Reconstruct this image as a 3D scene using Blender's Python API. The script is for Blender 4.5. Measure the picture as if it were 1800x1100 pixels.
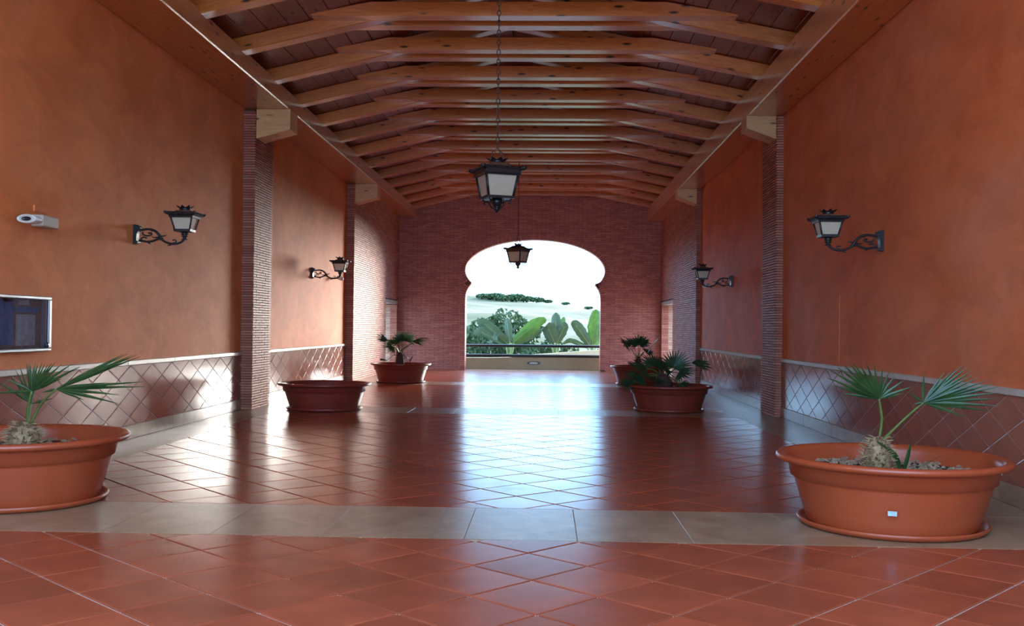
import bpy, math, random
from mathutils import Vector, Matrix
random.seed(7)
for o in list(bpy.data.objects): bpy.data.objects.remove(o)
SC = bpy.context.scene
COL = SC.collection

# ------------------------------------------------------------------ camera
YAW, PIT, ROL, CAMH, FPX = .0335, .0142, .0116, 1.1708, 1784.2
cf = Vector((-math.sin(YAW)*math.cos(PIT), math.cos(YAW)*math.cos(PIT), math.sin(PIT)))
cr0 = Vector((math.cos(YAW), math.sin(YAW), 0)); cu0 = cr0.cross(cf)
cr = cr0*math.cos(ROL) + cu0*math.sin(ROL); cu = cu0*math.cos(ROL) - cr0*math.sin(ROL)
cam = bpy.data.cameras.new('camera'); cam.sensor_width = 36; cam.lens = FPX/1800*36; cam.clip_end = 2000; cam.clip_start = .05
camo = bpy.data.objects.new('camera', cam); COL.objects.link(camo)
camo.matrix_world = Matrix(((cr.x, cu.x, -cf.x, 0), (cr.y, cu.y, -cf.y, 0), (cr.z, cu.z, -cf.z, CAMH), (0, 0, 0, 1)))
SC.camera = camo
# ------------------------------------------------------------------ world, sun, exposure
w = bpy.data.worlds.new('sky'); SC.world = w; w.use_nodes = True
nt = w.node_tree; nt.nodes.clear()
tc = nt.nodes.new('ShaderNodeTexCoord'); sx = nt.nodes.new('ShaderNodeSeparateXYZ'); rp = nt.nodes.new('ShaderNodeValToRGB')
bg = nt.nodes.new('ShaderNodeBackground'); ow = nt.nodes.new('ShaderNodeOutputWorld')
nt.links.new(tc.outputs['Generated'], sx.inputs[0]); nt.links.new(sx.outputs['Z'], rp.inputs[0])
rp.color_ramp.elements[0].position = 0.0; rp.color_ramp.elements[0].color = (.35, .65, 1, 1)
rp.color_ramp.elements[1].position = .7; rp.color_ramp.elements[1].color = (.38, .65, 1, 1)
nt.links.new(rp.outputs[0], bg.inputs[0]); bg.inputs[1].default_value = 3.4
nt.links.new(bg.outputs[0], ow.inputs[0])
sl = bpy.data.lights.new('sun', 'SUN'); sl.energy = 7.5; sl.angle = math.radians(32); sl.color = (1, .93, .82)
so = bpy.data.objects.new('sun', sl); COL.objects.link(so)
so.rotation_euler = Vector((-.43,-.89,-.14)).to_track_quat('-Z', 'Y').to_euler()
so.location = (8, 60, 25)
SC.view_settings.view_transform = 'Standard'; SC.view_settings.look = 'None'
SC.view_settings.gamma = 1; SC.view_settings.use_curve_mapping = False
SC.view_settings.exposure = 1.55

# ------------------------------------------------------------------ material helpers
def nn(t, kind, **kw):
    n = t.nodes.new(kind)
    for k, v in kw.items(): setattr(n, k, v)
    return n
def newmat(name, rough=.6, spec=.5, metal=0, coat=0, coatr=.1):
    m = bpy.data.materials.new(name); m.use_nodes = True; t = m.node_tree; b = t.nodes['Principled BSDF']
    b.inputs['Roughness'].default_value = rough; b.inputs['Specular IOR Level'].default_value = spec
    b.inputs['Metallic'].default_value = metal; b.inputs['Coat Weight'].default_value = coat; b.inputs['Coat Roughness'].default_value = coatr
    return m, t, b
def coords(t, scale=(1, 1, 1), rnd=True, kind='Object'):
    tc = nn(t, 'ShaderNodeTexCoord'); mp = nn(t, 'ShaderNodeMapping'); mp.inputs['Scale'].default_value = scale
    t.links.new(tc.outputs[kind], mp.inputs[0])
    if rnd:
        oi = nn(t, 'ShaderNodeObjectInfo'); mu = nn(t, 'ShaderNodeMath', operation='MULTIPLY'); mu.inputs[1].default_value = 53.0
        t.links.new(oi.outputs['Random'], mu.inputs[0]); t.links.new(mu.outputs[0], mp.inputs['Location'])
    return mp.outputs[0]
def noise(t, co, scale, detail=4, rough=.6, dist=0):
    n = nn(t, 'ShaderNodeTexNoise'); n.inputs['Scale'].default_value = scale; n.inputs['Detail'].default_value = detail
    n.inputs['Roughness'].default_value = rough; n.inputs['Distortion'].default_value = dist
    t.links.new(co, n.inputs['Vector']); return n.outputs['Fac']
def ramp(t, fac, stops):
    r = nn(t, 'ShaderNodeValToRGB'); e = r.color_ramp.elements
    while len(e) < len(stops): e.new(.5)
    for k, (p, c) in enumerate(stops): e[k].position = p; e[k].color = (*c, 1)
    t.links.new(fac, r.inputs[0]); return r.outputs[0]
def mixc(t, fac, a, b, mode='MIX'):
    m = nn(t, 'ShaderNodeMix', data_type='RGBA', blend_type=mode)
    for s, v in ((0, fac), (6, a), (7, b)):
        if hasattr(v, 'node'): t.links.new(v, m.inputs[s])
        else: m.inputs[s].default_value = v if s == 0 else (*v, 1)
    return m.outputs[2]
def bump(t, b, h, strength, dist=.01):
    n = nn(t, 'ShaderNodeBump'); n.inputs['Strength'].default_value = strength; n.inputs['Distance'].default_value = dist
    t.links.new(h, n.inputs['Height']); t.links.new(n.outputs[0], b.inputs['Normal'])
def objrand(t):
    return nn(t, 'ShaderNodeObjectInfo').outputs['Random']

M = {}
def simple(name, col, rough=.5, var=.15, scale=8, **kw):
    m, t, b = newmat(name, rough, **kw)
    f = noise(t, coords(t, rnd=False), scale)
    d = tuple(c*(1-var) for c in col); l = tuple(min(1, c*(1+var)) for c in col)
    t.links.new(ramp(t, f, [(.3, d), (.7, l)]), b.inputs['Base Color']); M[name] = m; return m
# stucco: streaky, blotchy lime wash
def stucco(name, dark, mid, light):
    m, t, b = newmat(name, .75, .3)
    co = coords(t, rnd=False); cs = coords(t, (1, .45, .8), rnd=False)
    big = noise(t, co, .55, 5, .6, .5); st = noise(t, cs, 3.2, 8, .68, .5)
    c1 = ramp(t, big, [(.32, dark), (.5, mid), (.68, light)])
    c2 = ramp(t, st, [(.38, (.80, .76, .74)), (.60, (1.06, 1.06, 1.06))])
    t.links.new(mixc(t, .75, c1, c2, 'MULTIPLY'), b.inputs['Base Color'])
    bump(t, b, noise(t, cs, 9, 7, .62), .35, .016); M[name] = m
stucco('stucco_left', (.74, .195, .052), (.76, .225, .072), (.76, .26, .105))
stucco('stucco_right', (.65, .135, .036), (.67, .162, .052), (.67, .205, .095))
# glazed terracotta tile
def tilemat(name, c, rough, spec=.5):
    m, t, b = newmat(name, rough, spec)
    co = coords(t); f = noise(t, co, 4, 3, .5, .2)
    base = ramp(t, f, [(.3, tuple(x*.86 for x in c)), (.55, c), (.75, tuple(x*1.16 for x in c))])
    rr = ramp(t, objrand(t), [(0, (.86, .86, .86)), (1, (1.12, 1.12, 1.12))])
    t.links.new(mixc(t, 1, base, rr, 'MULTIPLY'), b.inputs['Base Color'])
    rf = nn(t, 'ShaderNodeMapRange'); t.links.new(noise(t, co, 3, 3), rf.inputs[0]); rf.inputs[3].default_value = rough*.75; rf.inputs[4].default_value = rough*1.3
    t.links.new(rf.outputs[0], b.inputs['Roughness'])
    bump(t, b, noise(t, co, 7, 3, .5), .05, .003); M[name] = m
tilemat('floor_tile', (.29, .060, .027), .215, .22)
tilemat('dado_tile', (.30, .085, .052), .16, .3)
simple('grout', (.46, .34, .29), .8, .2, 30)
def marblemat(name, a, b_, c, rough):
    m, t, b = newmat(name, rough, .5)
    co = coords(t, (1, 1, 1)); f = noise(t, co, 2.4, 9, .72, 1.6)
    t.links.new(ramp(t, f, [(.28, a), (.5, b_), (.72, c)]), b.inputs['Base Color'])
    bump(t, b, noise(t, co, 20, 4), .05, .003); M[name] = m
marblemat('marble', (.20, .108, .056), (.29, .170, .098), (.38, .25, .155), .30)
marblemat('marble_cap', (.33, .27, .22), (.43, .37, .30), (.52, .46, .38), .30)
def woodmat(name, dark, light, rough, coat=.6, coatr=.22):
    m, t, b = newmat(name, rough, .5, coat=coat, coatr=coatr)
    co = coords(t, (.5, 5, 5)); g = noise(t, co, 5, 6, .6, 1.5)
    base = ramp(t, g, [(.3, dark), (.7, light)])
    kc = coords(t, (2.6, 10, 10)); v = nn(t, 'ShaderNodeTexVoronoi'); v.inputs['Scale'].default_value = 1.0; v.inputs['Randomness'].default_value = 1
    t.links.new(kc, v.inputs['Vector'])
    k = ramp(t, v.outputs['Distance'], [(.09, (1, 1, 1)), (.20, (0, 0, 0))])
    col = mixc(t, k, base, (.035, .010, .004))
    rr = ramp(t, objrand(t), [(0, (.8, .8, .8)), (1, (1.15, 1.15, 1.15))])
    t.links.new(mixc(t, 1, col, rr, 'MULTIPLY'), b.inputs['Base Color'])
    bump(t, b, g, .15, .004); b.inputs['Coat IOR'].default_value = 1.65; M[name] = m
woodmat('pine_beam', (.56, .140, .020), (.76, .25, .048), .34, 1.0, .2)
woodmat('pine_plank', (.22, .040, .011), (.36, .066, .017), .5, .3, .25)
woodmat('pine_pale', (.62, .30, .10), (.76, .42, .17), .5, .6, .25)
def brickmat(name, stops, rough=.55):
    m, t, b = newmat(name, rough, .35)
    at = nn(t, 'ShaderNodeAttribute', attribute_name='rnd')
    ad = nn(t, 'ShaderNodeMath', operation='ADD'); t.links.new(at.outputs['Fac'], ad.inputs[0]); t.links.new(objrand(t), ad.inputs[1])
    fr = nn(t, 'ShaderNodeMath', operation='FRACT'); t.links.new(ad.outputs[0], fr.inputs[0])
    c = ramp(t, fr.outputs[0], stops); co = coords(t, rnd=False)
    n = ramp(t, noise(t, co, 25, 4), [(.3, (.8, .8, .8)), (.7, (1.1, 1.1, 1.1))])
    t.links.new(mixc(t, 1, c, n, 'MULTIPLY'), b.inputs['Base Color']); M[name] = m
brickmat('brick', [(0, (.36, .092, .055)), (.5, (.45, .13, .078)), (1, (.52, .18, .11))], .62)
brickmat('brick_far', [(0, (.44, .120, .085)), (.5, (.52, .155, .11)), (1, (.60, .20, .14))], .5)
brickmat('brick_trim', [(0, (.48, .22, .13)), (.5, (.56, .29, .18)), (1, (.62, .36, .24))], .5)
simple('mortar', (.13, .060, .042), .9, .2, 20)
simple('mortar_light', (.42, .33, .27), .9, .2, 20)
def potmat(name, c):
    m, t, b = newmat(name, .33, .5)
    co = coords(t); f = noise(t, co, 2.5, 5, .6, .3); s = noise(t, coords(t, (3, 3, 14)), 3, 5, .7)
    base = ramp(t, f, [(.3, tuple(x*.88 for x in c)), (.7, tuple(x*1.08 for x in c))])
    k = ramp(t, s, [(.66, (0, 0, 0)), (.80, (.22, .22, .22))])
    t.links.new(mixc(t, k, base, (.62, .36, .28)), b.inputs['Base Color'])
    rf = nn(t, 'ShaderNodeMapRange'); t.links.new(f, rf.inputs[0]); rf.inputs[3].default_value = .26; rf.inputs[4].default_value = .45
    t.links.new(rf.outputs[0], b.inputs['Roughness']); M[name] = m
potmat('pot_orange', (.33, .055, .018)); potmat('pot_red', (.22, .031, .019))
simple('iron', (.012, .011, .012), .38, .3, 30)
simple('iron_rust', (.16, .065, .035), .6, .4, 25)
simple('chain_iron', (.10, .045, .028), .6, .4, 25)
def glassmat():
    m = bpy.data.materials.new('frosted_glass'); m.use_nodes = True; t = m.node_tree; b = t.nodes['Principled BSDF']
    f = noise(t, coords(t), 14, 4); t.links.new(ramp(t, f, [(.3, (.86, .69, .50)), (.7, (.95, .83, .66))]), b.inputs['Base Color'])
    b.inputs['Roughness'].default_value = .3
    tr = nn(t, 'ShaderNodeBsdfTranslucent'); tr.inputs[0].default_value = (.97, .93, .86, 1)
    mx = nn(t, 'ShaderNodeMixShader'); mx.inputs[0].default_value = .62
    t.links.new(b.outputs[0], mx.inputs[1]); t.links.new(tr.outputs[0], mx.inputs[2]); t.links.new(mx.outputs[0], t.nodes['Material Output'].inputs[0]); M['frosted_glass'] = m
glassmat()
def leafmat(name, a, b_, rough=.4, trans=.25):
    m = bpy.data.materials.new(name); m.use_nodes = True; t = m.node_tree; b = t.nodes['Principled BSDF']
    f = noise(t, coords(t), 9, 3); c = ramp(t, f, [(.3, a), (.7, b_)]); t.links.new(c, b.inputs['Base Color']); b.inputs['Roughness'].default_value = rough
    tr = nn(t, 'ShaderNodeBsdfTranslucent'); t.links.new(c, tr.inputs[0])
    mx = nn(t, 'ShaderNodeMixShader'); mx.inputs[0].default_value = trans
    t.links.new(b.outputs[0], mx.inputs[1]); t.links.new(tr.outputs[0], mx.inputs[2]); t.links.new(mx.outputs[0], t.nodes['Material Output'].inputs[0]); M[name] = m
leafmat('palm_leaf', (.014, .040, .010), (.040, .090, .022))
leafmat('palm_leaf_dark', (.014, .050, .022), (.035, .095, .035))
leafmat('palm_stalk', (.10, .15, .03), (.17, .21, .05))
leafmat('shrub_leaf', (.012, .032, .008), (.040, .068, .014), .6, .12)
leafmat('banana_leaf', (.020, .042, .017), (.040, .070, .027), .45, .1)
leafmat('banana_leaf_bright', (.028, .080, .010), (.055, .125, .018), .4, .2)
simple('stem', (.15, .13, .06), .7, .3, 10)
simple('palm_fibre', (.25, .15, .075), .9, .5, 40)
simple('palm_fibre_dark', (.07, .03, .022), .9, .5, 40)
simple('soil', (.030, .021, .016), .95, .4, 40)
simple('chips', (.22, .14, .085), .9, .5, 60)
simple('cream_plaster', (.46, .34, .20), .8, .06, 3)
simple('rail_black', (.012, .012, .014), .35, .2, 10)
simple('white_plastic', (.72, .70, .64), .4, .05, 5)
simple('beige_plastic', (.50, .42, .33), .5, .05, 5)
simple('dark_plastic', (.02, .02, .025), .3, .2, 5)
simple('aluminium', (.40, .45, .48), .30, .06, 10, metal=.7)
simple('copper', (.40, .17, .08), .4, .2, 10, metal=.5)
simple('paper_white', (.40, .38, .40), .6, .25, 18)
simple('paper_blue', (.09, .16, .32), .6, .3, 14)
simple('paper_brown', (.22, .15, .11), .6, .3, 30)
simple('sticker', (.42, .58, .75), .4, .25, 60)
simple('painted_plate', (.75, .21, .062), .6, .06, 5)
def paneglass():
    m, t, b = newmat('pane_glass', .03, .5); b.inputs['Base Color'].default_value = (.9, .95, 1, 1); b.inputs['Transmission Weight'].default_value = 1; b.inputs['IOR'].default_value = 1.45; M['pane_glass'] = m
paneglass()
def hillmat():
    m, t, b = newmat('hill', .95, .1); co = coords(t, (1, 1, 1), rnd=False)
    f = noise(t, co, .05, 6, .62); g = noise(t, co, .22, 5, .7)
    c = ramp(t, f, [(.35, (.028, .040, .012)), (.5, (.066, .062, .034)), (.65, (.115, .108, .078))])
    d = ramp(t, g, [(.56, (0, 0, 0)), (.66, (.75, .75, .75))])
    t.links.new(mixc(t, d, c, (.025, .036, .014)), b.inputs['Base Color']); M['hill'] = m
hillmat()
simple('terrace', (.33, .29, .25), .5, .1, 3)

# ------------------------------------------------------------------ mesh helpers
class MB:
    def __init__(s): s.v = []; s.f = []; s.r = []; s.sm = []
    def add(s, vs, fs, rnd=None, smooth=False):
        o = len(s.v); s.v += [tuple(v) for v in vs]; s.f += [tuple(i+o for i in f) for f in fs]
        s.r += [rnd if rnd is not None else 0.0]*len(vs); s.sm += [smooth]*len(fs); return s
    def box(s, a, b, rnd=None):
        x0, y0, z0 = a; x1, y1, z1 = b
        return s.add([(x0,y0,z0),(x1,y0,z0),(x1,y1,z0),(x0,y1,z0),(x0,y0,z1),(x1,y0,z1),(x1,y1,z1),(x0,y1,z1)],
              [(3,2,1,0),(4,5,6,7),(0,1,5,4),(1,2,6,5),(2,3,7,6),(3,0,4,7)], rnd)
    def cbox(s, a, b, c=.01, rnd=None):
        # chamfered box
        import itertools
        pts = []; idx = {}
        for ix, iy, iz in itertools.product((0, 1), repeat=3):
            p = [a[0] if ix == 0 else b[0], a[1] if iy == 0 else b[1], a[2] if iz == 0 else b[2]]
            sg = [1 if k == 0 else -1 for k in (ix, iy, iz)]
            for ax in range(3):
                q = [p[k] if k == ax else p[k] + sg[k]*c for k in range(3)]
                idx[(ix, iy, iz, ax)] = len(pts); pts.append(tuple(q))
        fs = []
        C8 = list(itertools.product((0, 1), repeat=3))
        for ax in range(3):
            o1, o2 = [k for k in range(3) if k != ax]
            for sd in (0, 1):
                loop = []
                for u, v in ((0,0),(1,0),(1,1),(0,1)):
                    k = [0,0,0]; k[ax] = sd; k[o1] = u; k[o2] = v; loop.append(idx[(*k, ax)])
                if (sd == 0) == (ax != 1): loop = loop[::-1]
                fs.append(tuple(loop))
        for ax in range(3):   # edges along ax
            o1, o2 = [k for k in range(3) if k != ax]
            for u in (0, 1):
                for v in (0, 1):
                    k0 = [0,0,0]; k0[o1] = u; k0[o2] = v; k1 = list(k0); k1[ax] = 1
                    loop = [idx[(*k0, o1)], idx[(*k1, o1)], idx[(*k1, o2)], idx[(*k0, o2)]]
                    if (u == v) == (ax != 1): loop = loop[::-1]
                    fs.append(tuple(loop))
        for cc in C8:
            l = [idx[(*cc, 0)], idx[(*cc, 1)], idx[(*cc, 2)]]
            if sum(cc) % 2 == 0: l = l[::-1]
            fs.append(tuple(l))
        return s.add(pts, fs, rnd)
    def lathe(s, prof, n=32, c=(0, 0, 0), cap=True, rnd=None):
        vs = []; fs = []
        for r, z in prof:
            for k in range(n):
                a = 2*math.pi*k/n; vs.append((c[0]+r*math.cos(a), c[1]+r*math.sin(a), c[2]+z))
        for i in range(len(prof)-1):
            for k in range(n):
                k2 = (k+1) % n; fs.append((i*n+k, i*n+k2, (i+1)*n+k2, (i+1)*n+k))
        s.add(vs, fs, rnd, True)
        return s
    def tube(s, pts, rad, n=6, rnd=None, smooth=True, cap=True):
        P = [Vector(p) for p in pts]; m = len(P)
        if not isinstance(rad, (list, tuple)): rad = [rad]*m
        vs = []; fs = []; up = None
        for i, p in enumerate(P):
            d = (P[min(i+1, m-1)] - P[max(i-1, 0)]).normalized()
            if up is None:
                up = Vector((0, 0, 1)) if abs(d.z) < .9 else Vector((1, 0, 0))
            x = d.cross(up).normalized(); up = x.cross(d).normalized()
            for k in range(n):
                a = 2*math.pi*k/n; vs.append(p + (x*math.cos(a) + up*math.sin(a))*rad[i])
        for i in range(m-1):
            for k in range(n):
                k2 = (k+1) % n; fs.append((i*n+k, i*n+k2, (i+1)*n+k2, (i+1)*n+k))
        if cap: fs.append(tuple(range(n))[::-1]); fs.append(tuple((m-1)*n+k for k in range(n)))
        return s.add(vs, fs, rnd, smooth)
    def prism(s, poly, d, rnd=None):
        # poly: list of 3D points (planar), extruded by vector d
        n = len(poly); P = [Vector(p) for p in poly]; D = Vector(d)
        vs = P + [p + D for p in P]
        fs = [tuple(range(n))[::-1], tuple(range(n, 2*n))] + [(i, (i+1) % n, n+(i+1) % n, n+i) for i in range(n)]
        return s.add(vs, fs, rnd)
    def mesh(s, name):
        me = bpy.data.meshes.new(name); me.from_pydata(s.v, [], s.f); me.update()
        if any(s.r):
            a = me.attributes.new('rnd', 'FLOAT', 'POINT'); a.data.foreach_set('value', s.r)
        if any(s.sm): me.polygons.foreach_set('use_smooth', s.sm)
        return me
    def build(s, name, mat, parent=None, **kw):
        return link(name, s.mesh(name), mat, parent, **kw)
def link(name, me, mat, parent=None, loc=None, rot=None, kind=None):
    o = bpy.data.objects.new(name, me); COL.objects.link(o)
    if mat is not None and me is not None and len(me.materials) == 0: me.materials.append(M[mat])
    if parent is not None: o.parent = parent
    if loc is not None: o.location = loc
    if rot is not None: o.rotation_euler = rot
    if kind: o['kind'] = kind
    return o
def tag(o, label, cat=None, group=None, kind=None):
    o['label'] = label
    if cat: o['category'] = cat
    if group: o['group'] = group
    if kind: o['kind'] = kind
    return o
def empty(name, loc=(0, 0, 0), rz=0):
    o = bpy.data.objects.new(name, None); COL.objects.link(o); o.location = loc; o.rotation_euler = (0, 0, rz); o.empty_display_size = .1; return o
def spline(pts, sub=5):
    P = [Vector(p) for p in pts]; out = []
    for i in range(len(P)-1):
        p0 = P[max(i-1, 0)]; p1 = P[i]; p2 = P[i+1]; p3 = P[min(i+2, len(P)-1)]
        for k in range(sub):
            t = k/sub
            out.append(.5*((2*p1)+(p2-p0)*t+(2*p0-5*p1+4*p2-p3)*t*t+(3*p1-p0-3*p2+p3)*t**3))
    out.append(P[-1]); return out
def clip(poly, x0, x1, y0, y1):
    def cut(p, f):
        out = []
        for i in range(len(p)):
            a, b = p[i], p[(i+1) % len(p)]; fa, fb = f(a), f(b)
            if fa >= 0: out.append(a)
            if (fa >= 0) != (fb >= 0):
                t = fa/(fa-fb); out.append((a[0]+(b[0]-a[0])*t, a[1]+(b[1]-a[1])*t))
        return out
    for f in (lambda q: q[0]-x0, lambda q: x1-q[0], lambda q: q[1]-y0, lambda q: y1-q[1]):
        poly = cut(poly, f)
        if len(poly) < 3: return []
    q = []
    for p in poly:
        if not q or (abs(p[0]-q[-1][0])+abs(p[1]-q[-1][1])) > 1e-5: q.append(p)
    if len(q) > 2 and (abs(q[0][0]-q[-1][0])+abs(q[0][1]-q[-1][1])) < 1e-5: q.pop()
    return q if len(q) > 2 else []
def area(p): return abs(sum(p[i][0]*p[(i+1) % len(p)][1]-p[(i+1) % len(p)][0]*p[i][1] for i in range(len(p))))/2
def slabpoly(mb, poly, z, th, ch, xf, rnd=None):
    """bevelled flat piece from a convex polygon; xf(u,v,h) -> 3D"""
    n = len(poly); cx = sum(p[0] for p in poly)/n; cy = sum(p[1] for p in poly)/n
    sg = sum(poly[i][0]*poly[(i+1) % n][1]-poly[(i+1) % n][0]*poly[i][1] for i in range(n))
    if sg < 0: poly = poly[::-1]
    ins = []
    for p in poly:
        d = math.hypot(p[0]-cx, p[1]-cy) or 1; k = min(.5, ch*1.3/d); ins.append((p[0]+(cx-p[0])*k, p[1]+(cy-p[1])*k))
    vs = [xf(p[0], p[1], z-th) for p in poly] + [xf(p[0], p[1], z-ch*.5) for p in poly] + [xf(p[0], p[1], z) for p in ins]
    fs = [tuple(2*n+i for i in range(n))]
    for i in range(n):
        j = (i+1) % n; fs += [(i, j, n+j, n+i), (n+i, n+j, 2*n+j, 2*n+i)]
    mb.add(vs, fs, rnd)

# ------------------------------------------------------------------ key dimensions
XL, XR = -4.2, 3.2            # stucco walls
PL, PR = -4.03, 3.10          # pier faces
YP = (13.85, 14.75)           # pier 1
YE = 21.12                    # start of brick end bay
YF = 27.6                     # far wall
Y0 = -0.5                      # where the side walls begin (behind the view)

# ------------------------------------------------------------------ floor
g = MB().box((-9, -9, -.25), (8, YF+.45, -.007)); floor = g.build('floor', 'grout')
tag(floor, 'glossy terracotta tile floor laid diagonally with marble strips', kind='structure')
tiles = []
def field(x0, x1, y0, y1, org, ang, T):
    a = (math.cos(ang)*T, math.sin(ang)*T); b = (a[1], -a[0]); j = .0058
    R = int(12/T)
    for i in range(-R, R):
        for k in range(-R, R):
            c = (org[0]+(i+.5)*a[0]+(k+.5)*b[0], org[1]+(i+.5)*a[1]+(k+.5)*b[1])
            if not (x0-.5 < c[0] < x1+.5 and y0-.5 < c[1] < y1+.5): continue
            h = .5 - j/T
            q = [(c[0]+u*a[0]+v*b[0], c[1]+u*a[1]+v*b[1]) for u, v in ((-h,-h),(h,-h),(h,h),(-h,h))]
            p = clip(q, x0, x1, y0, y1)
            if p and area(p) > .002: tiles.append((c[1], c, p, len(p) == 4 and area(p) > .97*(2*h*T)**2, ang))
field(XL, XR, 2.4, 5.605, (-.0512, 4.7278), -.7383, .4)
field(-3.67, 2.58, 6.59, 13.64, (-.1913, 7.065), -.838, .398)
field(-3.67, 2.58, 14.61, 20.35, (-.1913, 15.06), -.80, .398)
field(-3.67, 2.58, 21.51, YF, (-.1913, 22.0), -.80, .398)
tiles.sort(key=lambda q: q[0])
shared = {}
rest = MB(); XY = lambda u, v, h: (u, v, h)
for n, (yy, c, p, full, ang) in enumerate(tiles):
    dz = random.uniform(-.0006, .0006)
    if n < 300:
        if full:
            if ang not in shared:
                mb = MB(); slabpoly(mb, [(q[0]-c[0], q[1]-c[1]) for q in p], 0, .012, .004, XY); shared[ang] = mb.mesh('tile')
            o = link('tile', shared[ang], 'floor_tile', floor, (c[0], c[1], dz))
            o.rotation_euler = (random.gauss(0, .0012), random.gauss(0, .0012), 0)
        else:
            mb = MB(); slabpoly(mb, [(q[0]-c[0], q[1]-c[1]) for q in p], 0, .012, .004, XY); mb.build('tile', 'floor_tile', floor, loc=(c[0], c[1], dz))
    else: slabpoly(rest, p, dz, .012, .004, XY)
rest.build('distant_tiles', 'floor_tile', floor, kind='stuff')
def slab(x0, x1, y0, y1, z=.0):
    mb = MB(); slabpoly(mb, [(x0-(x0+x1)/2, y0-(y0+y1)/2), (x1-(x0+x1)/2, y0-(y0+y1)/2), (x1-(x0+x1)/2, y1-(y0+y1)/2), (x0-(x0+x1)/2, y1-(y0+y1)/2)], 0, .02, .0025, XY)
    mb.build('marble_slab', 'marble', floor, loc=((x0+x1)/2, (y0+y1)/2, z))
for y0, y1 in ((5.61, 6.585), (13.645, 14.605), (20.355, 21.505)):
    xs = [XL, -3.72, -3.10, -2.48, -1.86, -1.24, -.625, -.44, .187, .825, 1.45, 2.08, 2.70, XR]
    for a, b in zip(xs, xs[1:]): slab(a+.001, b-.001, y0, y1)
for y0, y1 in ((6.588, 13.642), (14.608, 20.352), (21.508, YF)):
    n = max(1, round((y1-y0)/1.0)); st = (y1-y0)/n
    for k in range(n):
        slab(XL, -3.673, y0+k*st+.001, y0+(k+1)*st-.001); slab(2.583, XR, y0+k*st+.001, y0+(k+1)*st-.001)
slab(-2.25, 1.55, YF+.004, YF+.44)

# ------------------------------------------------------------------ side walls
ROOFZ = lambda x: 5.08 - (.235*(-.5-x) if x < -.5 else .2*(x+.5))     # rafter underside
def sidewall(sx, x, mat, name, lab):
    mb = MB(); th = .5
    mb.box((min(x, x-sx*th), Y0, -.2), (max(x, x-sx*th), YE-.001, 4.75))
    o = mb.build(name, mat); tag(o, lab, kind='structure'); return o
WLo = sidewall(1, XL, 'stucco_left', 'wall_left', 'orange stucco wall with tiled dado on the left side')
WRo = sidewall(-1, XR, 'stucco_right', 'wall_right', 'reddish orange stucco wall with tiled dado on the right side')
def dado(wall, x, sx, y0, y1, apex, mat='dado_tile'):
    Wd, s = .566, .46; Vd = Wd*s; j = .0075
    back = MB().box((min(x, x+sx*.010), y0, .13), (max(x, x+sx*.010), y1, .75)); back.build('grout_bed', 'mortar_light' if False else 'grout', wall)
    n0 = int((y0-apex)/Wd)-3; n1 = int((y1-apex)/Wd)+3
    XF = lambda u, v, h: (sx*h, u, v)
    for i in range(2*n0, 2*n1):
        for k in range(0, 8):
            if (i+k) % 2: continue
            cy = apex + i*Wd/2; cz = .742 - k*Vd/2
            # diamond centred on lattice points between apexes
            q = [(cy-Wd/2+j, cz), (cy, cz+Vd/2-j*s), (cy+Wd/2-j, cz), (cy, cz-Vd/2+j*s)]
            q = [(a+Wd/2, b) for a, b in q]
            p = clip(q, y0, y1, .142, .742)
            if not p or area(p) < .0015: continue
            cc = (cy+Wd/2, cz); mb = MB(); slabpoly(mb, [(a-cc[0], b-cc[1]) for a, b in p] if sx > 0 else [(a-cc[0], b-cc[1]) for a, b in p], 0, .010, .003, XF)
            mb.build('tile', mat, wall, loc=(x+sx*.014, cc[0], cc[1]))
    n = max(1, round((y1-y0)/1.2)); st = (y1-y0)/n
    for k in range(n):
        a, b = y0+k*st+.001, y0+(k+1)*st-.001
        MB().cbox((min(x, x+sx*.032), a, .744), (max(x, x+sx*.032), b, .795), .006).build('dado_cap', 'marble_cap', wall)
        MB().cbox((min(x, x+sx*.022), a, .0), (max(x, x+sx*.022), b, .140), .004).build('skirting', 'marble', wall)
dado(WLo, XL, 1, 6.2, YP[0]-.002, 10.119)
dado(WLo, XL, 1, YP[1]+.002, YE-.002, 15.1)
dado(WRo, XR, -1, 5.25, YP[0]-.002, 12.22)
dado(WRo, XR, -1, YP[1]+.002, YE-.002, 15.3)
# crack on the right wall: a thin raised plaster ridge
MB().tube([(XR-.002, 11.18+.012*math.sin(k*1.7), .80+k*.055) for k in range(15)], .006, 4).build('plaster_ridge', 'stucco_right', WRo)

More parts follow.
